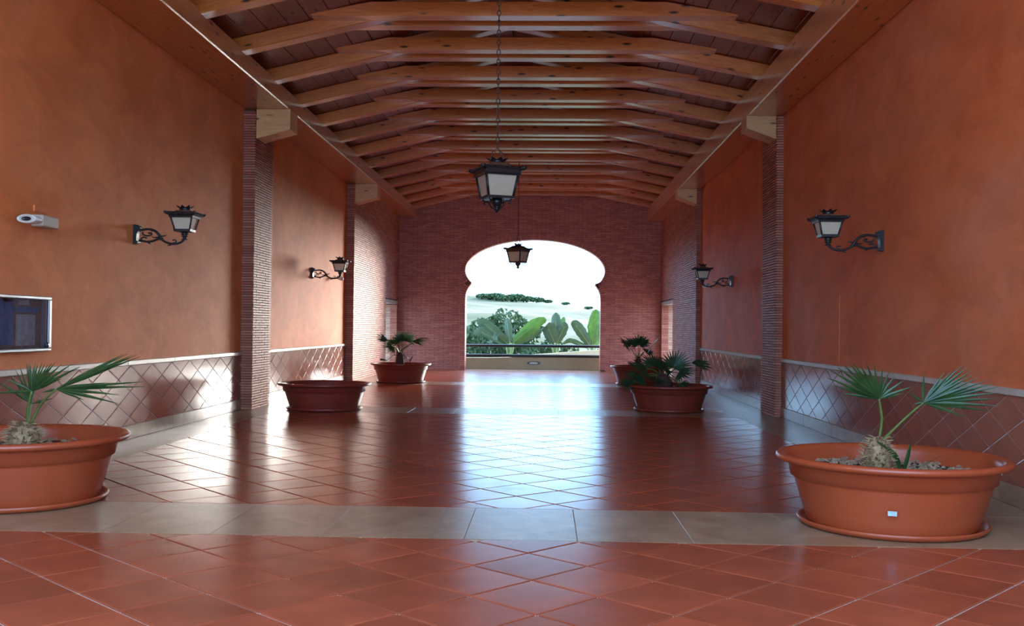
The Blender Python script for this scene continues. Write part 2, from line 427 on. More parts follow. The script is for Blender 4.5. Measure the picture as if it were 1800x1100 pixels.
# ------------------------------------------------------------------ brick piers
def pier(sx, xw, xf, lab):
    root = empty('brick_pier', (xw, (YP[0]+YP[1])/2, 0)); tag(root, lab, 'pillar', 'brick piers')
    L = YP[1]-YP[0]; D = abs(xf-xw); core = MB(); H = 4.145 if sx > 0 else 4.085
    core.box((min(0, sx*(D-.022)), -L/2+.016, 0), (max(0, sx*(D-.022)), L/2-.016, H)); core.build('mortar_core', 'mortar', root)
    ch = .0352; j = .0105; n = int(H/ch); more = MB(); cnt = 0; cache = {}
    for r in range(n):
        z = r*ch+.004
        cuts = [-L/2, -L/2+.29, -L/2+.59, L/2] if r % 2 else [-L/2, -L/2+.14, -L/2+.44, -L/2+.74, L/2]
        for a, b in zip(cuts, cuts[1:]):
            a2 = a + (0 if a == cuts[0] else j/2); b2 = b - (0 if b == cuts[-1] else j/2); pr = random.uniform(0, .004)
            if cnt < 300:
                key = (round(a, 3), round(b, 3))
                if key not in cache:
                    cache[key] = MB().box((min(0, sx*(D-.003)), a2, 0), (max(0, sx*(D-.003)), b2, ch-j), .001).mesh('brick')
                link('brick', cache[key], 'brick', root, (sx*pr, 0, z)); cnt += 1
            else: more.box((min(0, sx*(D-.003+pr)), a2, z), (max(0, sx*(D-.003+pr)), b2, z+ch-j), random.random())
    more.build('upper_bricks', 'brick', root, kind='stuff')
    # pine corbel under the eave beam
    zt = 4.15 if sx > 0 else 4.09
    xe = .67 if sx > 0 else .48
    return root
pier(1, XL, PL, 'narrow brick pier on the left stucco wall behind the empty pot')
pier(-1, XR, PR, 'narrow brick pier on the right stucco wall behind the nearest pot')

# ------------------------------------------------------------------ brick end bay and far wall
def endwall(sx, xf, name, lab, yo):
    th = .62; xo = xf - sx*th; ch = .046; j = .011; zt = 4.2
    dy0, dy1, dz = yo
    core = MB(); i = .012
    xa, xb = min(xf-sx*i, xo), max(xf-sx*i, xo)
    for (a, b, c, d) in ((YE+i, dy0-i, 0, zt+.6), (dy0-i, dy1+i, dz+.10, zt+.6), (dy1+i, YF, 0, zt+.6)): core.box((xa, a, c), (xb, b, d))
    o = core.build(name, 'mortar'); tag(o, lab, kind='structure')
    br = MB()
    for r in range(int(zt/ch)):
        z = r*ch+.004
        segs = [(YE, YF)] if z > dz+.09 else ([(YE, dy0), (dy1, YF)] if z+ch < dz+.02 else [(YE, dy0-.15), (dy1+.1, YF)])
        for s0, s1 in segs:
            y = s0; first = True
            while y < s1-.02:
                l = .31 if not (first and r % 2) else .155; first = False
                e = min(s1, y+l); pr = random.uniform(0, .004)
                xin = xf - sx*.17 if True else xo
                if s1 - e < .05: e = s1
                br.box((min(xf+sx*pr, xin), y+(0 if y == s0 else j/2), z), (max(xf+sx*pr, xin), e-(0 if e == s1 else j/2), z+ch-j), random.random()); y = e
    br.build('brickwork', 'brick', o, kind='stuff')
    # doorway reveals in brick
    rv = MB()
    for r in range(int(dz/ch)):
        z = r*ch+.004
        for k in range(2):
            for yy, d in ((dy1, 1), (dy0, -1)):
                x0, x1 = xf-sx*(.175+k*.22), xf-sx*(.385+k*.22)
                rv.box((min(x0, x1), min(yy, yy+d*.05), z), (max(x0, x1), max(yy, yy+d*.05), z+ch-j), random.random())
    rv.build('doorway_reveal', 'brick_trim', o, kind='stuff')
    MB().cbox((min(xf+sx*.006, xo), dy0-.14, dz+.005), (max(xf+sx*.006, xo), min(dy1+.09, YF-.01), dz+.09), .004).build('lintel', 'marble_cap', o)
    return o
ELo = endwall(1, PL, 'wall_left_end', 'pale lit brick side wall of the far bay on the left, with doorway', (25.45, 27.30, 1.76))
ERo = endwall(-1, PR, 'wall_right_end', 'shaded brick side wall of the far bay on the right, with doorway', (25.0, 27.30, 1.80))

# arch outline (x, z), from left jamb foot round to right jamb foot
AC, ARX, ARZ, ACZ = -.31, 1.91, .85, 2.73
def arch_pts(off=0):
    pts = []
    jl, jr = -2.21, 1.49
    up = [(jl, 0.0), (jl, .5), (jl, 1.0), (jl, 1.5), (jl, 1.95), (jl+.015, 2.10), (jl+.07, 2.24), (jl+.165, 2.37)]
    a0 = math.pi + math.acos(min(1, (AC-(jl+.15))/ARX)); 
    el = []
    th0 = math.asin((2.39-ACZ)/ARZ)
    N = 60
    for k in range(N+1):
        t = math.pi - th0 - (math.pi-2*th0)*k/N
        el.append((AC+ARX*math.cos(t), ACZ+ARZ*math.sin(t)))
    dn = [(jr-.165, 2.37), (jr-.07, 2.24), (jr-.015, 2.10), (jr, 1.95), (jr, 1.5), (jr, 1.0), (jr, .5), (jr, 0.0)]
    return up + el + dn
AP = arch_pts()
TW = .38
outer = [(XL-.6, 0), (XL-.6, 4.4), (-.5, 5.6), (XR+.6, 4.4), (XR+.6, 0)]
poly = [(x, YF+.012, z) for x, z in outer] + [(x, YF+.012, z) for x, z in AP[::-1]]
wf = MB().prism(poly, (0, TW, 0)); WF = wf.build('wall_far', 'mortar'); tag(WF, 'tall red brick end wall with horseshoe arch opening', kind='structure')
def row_gap(z):
    xs = []
    for (x0, z0), (x1, z1) in zip(AP, AP[1:]):
        if (z0 <= z) != (z1 <= z): xs.append(x0+(x1-x0)*(z-z0)/(z1-z0))
    return (min(xs), max(xs)) if xs else None
br = MB(); ch = .046; j = .010
for r in range(int(5.4/ch)):
    z = r*ch+.004; xmin, xmax = PL, PR
    zz = z+ch/2
    g0 = row_gap(zz); lim = []
    if zz > 4.25:
        k = (5.5-zz)/.24; xmin = max(PL, -.5-k*1.05); xmax = min(PR, -.5+k*1.15)
        if xmin >= xmax: break
    segs = [(xmin, g0[0]-.12), (g0[1]+.12, xmax)] if g0 else [(xmin, xmax)]
    for s0, s1 in segs:
        x = s0; first = True
        while x < s1-.02:
            l = .25 if not (first and r % 2) else .125; first = False
            e = min(s1, x+l)
            if s1-e < .04: e = s1
            pr = random.uniform(0, .004)
            br.box((x+(0 if x == s0 else j/2), YF-pr, z), (e-(0 if e == s1 else j/2), YF+.013, z+ch-j), random.random()); x = e
br.build('brickwork', 'brick_far', WF, kind='stuff')
# voussoirs round the arch
vs = MB()
acc = 0; pitch = .056; dist = [0]
for a, b in zip(AP, AP[1:]): dist.append(dist[-1]+math.hypot(b[0]-a[0], b[1]-a[1]))
def at(d):
    for i in range(len(AP)-1):
        if d <= dist[i+1]:
            t = (d-dist[i])/(dist[i+1]-dist[i]); a, b = AP[i], AP[i+1]
            return (a[0]+(b[0]-a[0])*t, a[1]+(b[1]-a[1])*t)
    return AP[-1]
d = pitch/2
while d < dist[-1]-pitch/2:
    p0, p1 = at(d-pitch*.40), at(d+pitch*.40); m = at(d)
    t = Vector((p1[0]-p0[0], 0, p1[1]-p0[1])).normalized(); nrm = Vector((-t.z, 0, t.x))   # outward (away from opening)
    if (Vector((m[0], 0, m[1]))-Vector((AC, 0, 1.9 if m[1] < 2.36 else ACZ))).dot(nrm) < 0: nrm = -nrm
    if m[1] < 2.0: nrm = Vector((math.copysign(1, m[0]-AC), 0, 0))
    A = Vector((p0[0], YF-.018, p0[1])); B = Vector((p1[0], YF-.018, p1[1]))
    q = [A-nrm*.012, B-nrm*.012, B+nrm*.13, A+nrm*.13]
    vs.prism(q, (0, TW+.06, 0), random.random()); d += pitch
vs.build('arch_voussoirs', 'brick_far', WF, kind='stuff')
# ------------------------------------------------------------------ roof
YR0, YR1 = 2.0, YF+.6
rt = MB()
RH = .17
deck = [( XL-.7, ROOFZ(XL-.7)+RH+.045), (-.5, ROOFZ(-.5)+RH+.045), (XR+.7, ROOFZ(XR+.7)+RH+.045), (XR+.7, ROOFZ(XR+.7)+RH+.2), (-.5, ROOFZ(-.5)+RH+.2), (XL-.7, ROOFZ(XL-.7)+RH+.2)]
rt.prism([(x, YR0, z) for x, z in deck], (0, YR1-YR0, 0))
CE = rt.build('ceiling', 'pine_plank'); tag(CE, 'pitched pine ceiling of dark boards on rafters with collar ties', kind='structure')
for sgn, slope, xe in ((-1, .235, XL-.35), (1, .2, XR+.35)):
    Lr = abs(xe+.5); ln = math.sqrt(1+slope**2); n = int(Lr*ln/.245); pw = Lr*ln/n
    me = MB().cbox((0, 0, 0), (YR1-YR0-.02, pw-.006, .03), .006).mesh('plank')
    ang = math.atan(slope)
    for k in range(n):
        s0 = k*pw
        o = link('plank', me, 'pine_plank', CE)
        u = Vector((sgn/ln, 0, -slope/ln)); nv = Vector((sgn*slope/ln, 0, 1/ln)); yv = Vector((0, 1, 0))
        p = Vector((-.5, YR0+.01, ROOFZ(-.5)+RH+.008)) + u*s0
        # local x -> world y, local y -> down slope, local z -> roof normal
        zz = yv.cross(u)
        if zz.z < 0:   # keep right-handed: flip y start
            o.matrix_local = Matrix(((0, -u.x, nv.x, (p+u*pw).x), (1, -u.y, nv.y, p.y), (0, -u.z, nv.z, (p+u*pw).z), (0, 0, 0, 1)))
        else:
            o.matrix_local = Matrix(((0, u.x, nv.x, p.x), (1, u.y, nv.y, p.y), (0, u.z, nv.z, p.z), (0, 0, 0, 1)))
RT = .2; TT = .185
RY = [11.78+1.42*k for k in range(-4, 12)]
rmesh = {}
for sgn, slope, xe in ((-1, .235, XL-.3), (1, .2, XR+.3)):
    ln = math.sqrt(1+slope**2); Lr = abs(xe+.5)*ln
    mb = MB(); c = .006
    mb.cbox((0, -RT/2, 0), (Lr, RT/2, RH), .008); rmesh[sgn] = (mb.mesh('rafter'), slope)
tz0, tz1 = 4.715, 4.875
def tie_poly():
    # underside of planks limits the tie
    lim = lambda z, s: (5.08+RH-.004-z)/s
    xl0, xl1 = -.5-lim(tz0, .235)+.03, -.5-lim(tz1, .235)+.03
    xr0, xr1 = -.5+lim(tz0, .2)-.03, -.5+lim(tz1, .2)-.03
    return [(xl0, tz0), (xr0, tz0), (xr0, tz0+.022), (xr1, tz1), (xl1, tz1), (xl0, tz0+.022)]
TP = tie_poly(); tx0 = TP[0][0]
tm = MB().prism([(x-tx0, 0, z-tz0) for x, z in TP], (0, TT, 0)).mesh('collar_tie')
for y in RY:
    if y < YR0+.2 or y > YF-.05: continue
    for sgn in (-1, 1):
        me, slope = rmesh[sgn]; ang = math.atan(slope)
        o = link('rafter', me, 'pine_beam', CE, (-.5, y, ROOFZ(-.5)))
        o.rotation_euler = (0, ang, 0) if sgn > 0 else (0, ang, math.pi)
    for s in (-1, 1):
        yy = y-RT/2-TT-.002 if s < 0 else y+RT/2+.002
        if yy+TT < YF: link('collar_tie', tm, 'pine_beam', CE, (tx0, yy, tz0))
# eave beams: local x along the corridor
def beam(x0, x1, z0, z1):
    mb = MB().cbox((0, 0, 0), (YF-YR0-.02, x1-x0, z1-z0), .012)
    o = mb.build('eave_beam', 'pine_beam', CE, loc=(x1, YR0, z0)); o.rotation_euler = (0, 0, math.pi/2); return o
beam(XL+.004, -3.58, 4.15, 4.40); beam(2.72, XR-.004, 4.09, 4.44)
# corbels (sloped underside)
def corbel(sx, xw, y, zt, zw, ze, reach):
    q = [(0, zw), (reach, ze), (reach, zt), (0, zt)]
    mb = MB().prism([(sx*u, 0, z-zw) for u, z in q], (0, .40, 0)); mb.build('corbel', 'pine_pale', CE, loc=(xw, y, zw))
corbel(1, PL, YP[0]+.02, 4.148, 3.74, 3.87, .47); corbel(-1, PR, YP[0]+.02, 4.088, 3.77, 3.92, .40)
corbel(1, PL, YE+.02, 4.148, 3.74, 3.87, .47); corbel(-1, PR, YE+.02, 4.088, 3.77, 3.92, .40)

# ------------------------------------------------------------------ outside terrace, rails, hill
pp = MB(); pp.prism([(-6, 28.45, -.3), (6, 28.45, -.3), (6, 28.45, .36), (-.6, 28.45, .35), (-1.6, 28.45, .315), (-6, 28.45, .28)], (0, .22, 0))
PW = pp.build('wall_terrace', 'cream_plaster'); tag(PW, 'low cream parapet wall just outside the arch', kind='structure')
tp = MB(); tp.box((-6, YF+.4, -.3), (6, 28.5, -.02)); tp = tp.build('floor_terrace', 'terrace'); tag(tp, 'narrow grey terrace floor outside the arch', kind='structure')
rw = MB(); rw.prism([(-1.0, 31, -1.2), (9, 31, -1.2), (9, 31, .92), (2.2, 31, .56), (-1.0, 31, .30)], (0, .25, 0))
RW = rw.build('wall_ramp', 'cream_plaster'); tag(RW, 'sloping cream ramp wall beyond the parapet on the right', kind='structure')
bl = empty('bulkhead_light', (-.33, 28.45, .178)); tag(bl, 'dark oval bulkhead light on the cream parapet', 'lamp')
def oval(mb, rx, rz, y0, y1, n=20):
    a = [(rx*math.copysign(abs(math.cos(2*math.pi*k/n))**.6, math.cos(2*math.pi*k/n)), y0, rz*math.copysign(abs(math.sin(2*math.pi*k/n))**.6, math.sin(2*math.pi*k/n))) for k in range(n)]
    b = [(x*.88, y1, z*.85) for x, _, z in a]
    mb.add(a+b, [tuple(range(n, 2*n))[::-1]] + [(k, n+k, n+(k+1) % n, (k+1) % n) for k in range(n)], None, False)
mb = MB(); oval(mb, .175, .045, 0, -.05); mb.build('housing', 'dark_plastic', bl)
mb = MB(); oval(mb, .12, .024, -.05, -.062); mb.build('lens', 'frosted_glass', bl)
rl = empty('terrace_railing', (-.35, 28.3, 0)); tag(rl, 'black double handrail across the foot of the arch', 'railing')
for z in (.66, .385):
    MB().tube([(-4.5, 0, z-.01), (0, 0, z), (4.5, 0, z+.015)], .042, 10).build('rail', 'rail_black', rl)
for x in (-3.2, 3.2): MB().tube([(x, 0, -.02), (x, 0, .66)], .03, 8).build('post', 'rail_black', rl)
# hillside
def hz(x, y):
    t = max(0, (y-34)/260)
    ridge = max(2.5, min(11.5, 10.2 - .105*(x+23)))
    h = -3.0 + (ridge+3.0)*min(1, t)**1.1 + .5*math.sin(x*.09+y*.05)+.3*math.sin(x*.21-y*.13)
    if y > 294: h -= (y-294)*.10
    return h
nx, ny = 70, 60; mb = MB(); vs_ = []; fs_ = []
for iy in range(ny):
    y = 30 + 340*(iy/(ny-1))**1.4
    for ix in range(nx):
        x = (-1+2*ix/(nx-1))*(30+y*.75); vs_.append((x, y, hz(x, y)))
for iy in range(ny-1):
    for ix in range(nx-1): fs_.append((iy*nx+ix, iy*nx+ix+1, (iy+1)*nx+ix+1, (iy+1)*nx+ix))
mb.add(vs_, fs_, None, True); HL = mb.build('hillside', 'hill'); tag(HL, 'pale dry hillside rising behind the garden', 'hill', kind='structure')
gb = MB().box((-60, -40, -.6), (60, 30.5, -.3)); gb = gb.build('floor_ground', 'terrace'); tag(gb, 'plain paved ground around the building', kind='structure')

# ------------------------------------------------------------------ pots and saucers
def pot(loc, rr, h, mat, soil_z, lab, lab_s, chips=0):
    k = rr/.714; kz = h/.402; n = 64; zb = .016
    root = empty('plant_pot', loc); tag(root, lab, 'plant pot', 'terracotta plastic tubs along the corridor')
    P = [(0, zb), (.50, zb), (.518, zb+.006), (.5195, zb+.010), (.538, .08), (.558, .14), (.578, .20), (.597, .258), (.598, .262), (.606, .270), (.622, .274), (.636, .345), (.645, .356), (.675, .358), (.702, .364), (.714, .378), (.712, .391), (.700, .400), (.682, .402), (.664, .396), (.650, .384), (.640, .360), (.612, .275), (.585, .25), (.560, .20), (.535, .14), (.50, .09), (0, .085)]
    MB().lathe([(r*k, z*kz if z > zb else z) for r, z in P], n).build('body', mat, root)
    sr = .60*k
    mb = MB(); R = [0, .25, .5, .75, .9, 1.0]
    vs = []; fs = []
    for i, q in enumerate(R):
        for a in range(36):
            t = 2*math.pi*a/36; vs.append((sr*q*math.cos(t), sr*q*math.sin(t), soil_z+random.uniform(-.006, .006)*(q < 1)+.012*(1-q)))
    for i in range(len(R)-1):
        for a in range(36):
            b = (a+1) % 36; fs.append((i*36+a, (i+1)*36+a, (i+1)*36+b, i*36+b))
    mb.add(vs, fs, None, True); so_ = mb.build('soil', 'soil', root)
    if chips:
        mb = MB()
        for _ in range(chips):
            r = sr*.93*math.sqrt(random.random()); t = random.uniform(0, 6.283); a = random.uniform(0, 6.283); l = random.uniform(.010, .028); w_ = random.uniform(.006, .012)
            c = Vector((r*math.cos(t), r*math.sin(t), soil_z+.016)); u = Vector((math.cos(a), math.sin(a), random.uniform(-.3, .3)))*l; v = Vector((-math.sin(a), math.cos(a), 0))*w_
            mb.add([c-u-v, c+u-v, c+u+v, c-u+v, c-u*.6+Vector((0, 0, .012)), c+u*.6+Vector((0, 0, .012))], [(0,1,5,4),(1,2,5),(2,3,4,5),(3,0,4)])
        mb.build('wood_chips', 'chips', so_, kind='stuff')
    S = [(0, .002), (.50, .0), (.555, .003), (.574, .018), (.580, .034), (.574, .040), (.562, .038), (.552, .022), (.535, .013), (0, .012)]
    sa = MB().lathe([(r*k*1.0, z) for r, z in S], n).build('plant_saucer', mat, None, loc=loc); tag(sa, lab_s, 'saucer', 'saucers under the plant pots')
    return root
P1 = (2.105, 6.252, .001); P2 = (-3.455, 6.57, .001); P3 = (-3.07, 14.056, .001); P4 = (1.78, 14.674, .001); P5 = (-3.005, 21.04, .001); P6 = (1.95, 21.25, .001)
p1 = pot(P1, .680, .424, 'pot_orange', .315, 'large terracotta pot with blue sticker in the right foreground', 'terracotta saucer under the pot with the blue sticker', 500)
p2 = pot(P2, .690, .436, 'pot_orange', .325, 'large terracotta pot cut by the left edge below the notice board', 'terracotta saucer under the pot below the notice board', 160)
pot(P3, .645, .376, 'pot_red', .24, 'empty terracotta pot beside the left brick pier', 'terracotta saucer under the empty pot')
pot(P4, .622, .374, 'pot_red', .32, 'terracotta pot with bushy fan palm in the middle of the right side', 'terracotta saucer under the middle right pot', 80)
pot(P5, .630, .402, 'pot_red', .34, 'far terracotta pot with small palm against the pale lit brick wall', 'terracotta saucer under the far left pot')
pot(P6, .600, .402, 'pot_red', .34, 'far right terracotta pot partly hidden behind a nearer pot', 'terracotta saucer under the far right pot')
# sticker on the near right pot (curved strip on the body)
mb = MB(); rb = lambda z: .518+(z-.022)*(.080/.24)+.002
vs = []; fs = []; a0 = math.atan2(-P1[1], -P1[0])+.015
for i in range(6):
    for z in (.147, .175):
        a = a0+(i-2.5)*.017; vs.append((rb(z)*math.cos(a), rb(z)*math.sin(a), z))
for i in range(5): fs.append((i*2, i*2+2, i*2+3, i*2+1))
mb.add(vs, fs); o = mb.build('sticker', 'sticker', p1); o['label'] = 'small blue and white worn sticker'

# ------------------------------------------------------------------ fan palms
def leaflet(mb, a, b, wd, droop=.0, fold=.35, side=None, seg=5):
    a = Vector(a); b = Vector(b); d = b-a; L = d.length
    sd = (side or d.cross(Vector((.15, 1, .1)))).normalized(); nm = sd.cross(d).normalized()
    vs = []; fs = []
    for i in range(seg+1):
        t = i/seg; c = a+d*t+Vector((0, 0, -droop*L*t*t))
        w_ = wd*(.25+.75*min(1, t/.35)) if t < .35 else wd*(1-(t-.35)/.65)**.8
        w_ = max(w_, .0008)
        vs += [c-sd*w_+nm*w_*fold, c, c+sd*w_+nm*w_*fold]
    for i in range(seg):
        k = i*3; fs += [(k, k+1, k+4, k+3), (k+1, k+2, k+5, k+4)]
    mb.add(vs, fs)
def stalk(root_leaf, pts, r0, r1, mat='palm_stalk'):
    P = spline(pts, 4); n = len(P)
    return MB().tube(P, [r0+(r1-r0)*i/(n-1) for i in range(n)], 6).build('petiole', mat, root_leaf)
def palm_trunk(root, loc, r, h, mat, spikes=120, sl_=.05):
    mb = MB(); prof = [(.0, -.03), (r*.85, -.02), (r*1.05, h*.25), (r, h*.5), (r*.75, h*.8), (r*.35, h), (0, h+.005)]
    mb.lathe(prof, 14, loc)
    for _ in range(spikes):
        t = random.random(); a = random.uniform(0, 6.283); z = h*t; rr_ = r*(1.0 if t < .6 else 1-.6*(t-.6)/.4)
        p = Vector((loc[0]+rr_*math.cos(a), loc[1]+rr_*math.sin(a), loc[2]+z)); d = Vector((math.cos(a), math.sin(a), random.uniform(-.2, .9))).normalized()*random.uniform(.5, 1.1)*sl_
        s = Vector((-math.sin(a), math.cos(a), 0))*.005
        mb.add([p-s, p+s, p+d, p+Vector((0, 0, .008))], [(0, 1, 2), (1, 3, 2), (3, 0, 2)])
    mb.build('trunk', mat, root)
def drawn_palm(root, K, ref, hubs, stalks, basal, thick=.0095, mat='palm_leaf'):
    """hubs: [(hub, [tips])] in drawing units (right, down), K units per metre, ref = (u0, v0, z0)"""
    W = lambda p, y=0: Vector(((p[0]-ref[0])/K, y, ref[2]+(ref[1]-p[1])/K))
    for i, (hub, tips, ydep, twist) in enumerate(hubs):
        mb = MB(); h = W(hub, ydep)
        n = len(tips)
        for k, tp_ in enumerate(tips):
            t = W(tp_); L = (t-Vector((h.x, 0, h.z))).length
            t.y = ydep + twist*L*math.sin(k/max(1, n-1)*math.pi) + random.uniform(-.05, .05)*L
            leaflet(mb, h, t, thick*(.8+.5*min(1, L/.35)), droop=.02, seg=6)
        lf = mb.build('leaf', mat, root)
        stalk(lf, [W(p, ydep*q/(len(stalks[i])-1)) for q, p in enumerate(stalks[i])], .009, .006)
    if basal:
        for a, m_, b in basal:
            mb = MB(); A, Mi, Bq = W(a, -.03), W(m_, -.06), W(b, -.08); P = spline([A, Mi, Bq], 5)
            vs = []; fs = []
            for i, p in enumerate(P):
                t = i/(len(P)-1); w_ = .014*math.sin(math.pi*(.15+.85*t))**.8+.0006; s = Vector((.8, 0, .25)).normalized()*w_
                vs += [p-s, p+Vector((0, -.004, 0)), p+s]
            for i in range(len(P)-1): fs += [(i*3, i*3+1, i*3+4, i*3+3), (i*3+1, i*3+2, i*3+5, i*3+4)]
            mb.add(vs, fs); mb.build('shoot', 'palm_leaf', root)
r1 = empty('fan_palm', (P1[0]-.08, P1[1], .0)); tag(r1, 'young fan palm with two spread leaves in the right foreground pot', 'palm', 'potted fan palms')
palm_trunk(r1, (0, 0, .33), .080, .20, 'palm_fibre', 260, .055)
drawn_palm(r1, 285, (1548, 806, .40), [
  ((1545, 702), [(1482,692),(1463,677),(1452,664),(1457,652),(1465,645),(1475,640),(1483,636),(1491,636),(1501,638),(1515,637),(1530,640),(1545,646),(1558,652),(1569,660),(1585,668),(1598,679),(1586,691)], -.05, -.35),
  ((1613, 706), [(1684,728),(1722,716),(1731,706),(1735,694),(1731,683),(1727,674),(1718,668),(1705,663),(1693,659),(1684,654),(1682,648),(1677,643),(1672,638),(1655,648),(1645,652),(1610,653),(1586,688),(1596,709)], -.12, -.3)],
  [[(1550,775),(1553,740),(1549,718),(1545,702)], [(1558,772),(1575,750),(1597,724),(1613,706)]],
  [((1584,826),(1570,795),(1536,772)), ((1590,826),(1593,800),(1596,776)), ((1595,826),(1620,812),(1655,794))])
r2 = empty('fan_palm', (P2[0]+.035, P2[1], .0)); tag(r2, 'young fan palm with one folded leaf in the left foreground pot', 'palm', 'potted fan palms')
palm_trunk(r2, (0, 0, .34), .095, .17, 'palm_fibre', 240, .06)
drawn_palm(r2, 271, (40, 768, .42), [
  ((50, 711), [(-18,668),(0,680),(0,660),(8,650),(16,644),(24,640),(34,639),(43,636),(48,635),(30,690),(88,700)], .02, .35),
  ((61, 687), [(52,636),(58,634),(66,637),(76,636),(84,634),(92,636),(99,637),(107,634),(115,633),(125,636),(145,635),(160,639),(130,652),(116,663),(18,665),(-10,690)], -.06, -.3),
  ((104, 683), [(222,617),(231,616),(244,618),(251,617),(258,620),(240,624),(270,663),(269,672),(222,703),(224,688),(156,700),(145,695),(195,668),(78,689)], -.05, -.15)],
  [[(46,750),(48,728),(50,711)], [(47,750),(50,722),(61,687)], [(50,750),(75,708),(104,683)]], [])
def fan(root, hub, d, nrm, R, n, spread, base, mat='palm_leaf_dark', wd=.014, droop=.12):
    mb = MB(); d = Vector(d).normalized(); nrm = Vector(nrm); nrm = (nrm-d*nrm.dot(d)).normalized(); s = nrm.cross(d)
    for k in range(n):
        a = (k/(n-1)-.5)*spread; l = R*(.72+.28*math.cos(a*.8))*random.uniform(.9, 1.05)
        t = Vector(hub)+(d*math.cos(a)+s*math.sin(a))*l+nrm*random.uniform(-.03, .03)*l
        leaflet(mb, hub, t, wd, droop=droop*random.uniform(.4, 1.6), seg=5, side=(s*math.cos(a)-d*math.sin(a)))
    lf = mb.build('leaf', mat, root); stalk(lf, [base, (Vector(base)+Vector(hub))/2+Vector((0, 0, .03)), hub], .010, .006); return lf
def far_palm(loc, lab, tr, th, leaves, R, z0, wd):
    root = empty('fan_palm', loc); tag(root, lab, 'palm', 'potted fan palms')
    palm_trunk(root, (0, 0, z0), tr, th, 'palm_fibre_dark', 140, .06)
    for (hx, hy, hz_, dx, dy, dz, q, sp) in leaves:
        fan(root, (hx, hy, hz_), (dx, dy, dz), (-.15*dx, -.5, 1), R*q, 20, sp, (hx*.1, hy*.1, z0+th*.9), wd=wd)
# leaves: hub (x, y, z), pointing direction, size factor, spread
far_palm((P5[0]-.02, P5[1], 0), 'bushy fan palm with drooping right leaf in the far left pot', .085, .30,
  [(.0,-.05,.86, -.1,-.3,.8, 1.0, 3.6), (.12,.05,.86, .3,.3,.8, 1.0, 3.2), (.26,-.05,.86, 1,-.2,.18, 1.25, 1.5), (-.25,0,.86, -.8,-.1,.5, 1.0, 1.6), (-.14,.1,.80, -.6,.5,.6, .9, 3), (-.1,-.12,.72, -.9,-.5,.1, .9, 2.6), (.14,-.15,.75, .6,-.7,.3, .85, 3.), (.2,.0,.46, .5,-.3,.6, .5, 3.), (-.25,-.1,.46, -1,-.1,.25, .55, .5)], .30, .33, .016)
far_palm((P4[0]-.09, P4[1], 0), 'dense dark fan palm with leaf reaching right in the middle right pot', .13, .22,
  [(.0,-.1,.60, -.2,-.5,.6, 1.0, 3.8), (.15,.0,.62, .3,.1,.8, 1.1, 3.2), (.42,.05,.69, 1,.1,.08, 1.05, 1.7), (-.25,-.1,.60, -.8,-.3,.35, 1.1, 3.), (-.32,-.12,.50, -.9,-.4,.0, 1., 3.), (.2,-.15,.55, .8,-.5,.2, 1.0, 3.), (-.1,.15,.64, -.3,.6,.6, 1., 3.), (-.42,-.1,.42, -1,-.3,-.15, .8, 2.), (.22,-.1,.38, .9,-.3,.25, .55, 2.), (-.12,-.2,.48, -.4,-.8,.0, .8, 3.)], .30, .31, .019)
far_palm((P6[0]-.02, P6[1], 0), 'taller fan palm with three round leaf heads in the far right pot', .06, .26,
  [(-.25,-.05,.84, -.5,-.3,.5, 1.0, 4.6), (.0,-.1,.86, 0,-.4,.6, 1.0, 4.6), (.28,-.05,.82, .35,-.5,.6, 1.0, 4.8), (.08,.1,.88, .1,.5,.7, .9, 4.), (-.12,.1,.86, -.3,.5,.6, .9, 4.), (-.1,-.2,.44, -.7,-.6,.2, .6, 2.5), (.16,.1,.70, .6,.2,.1, .8, 3.)], .29, .33, .018)

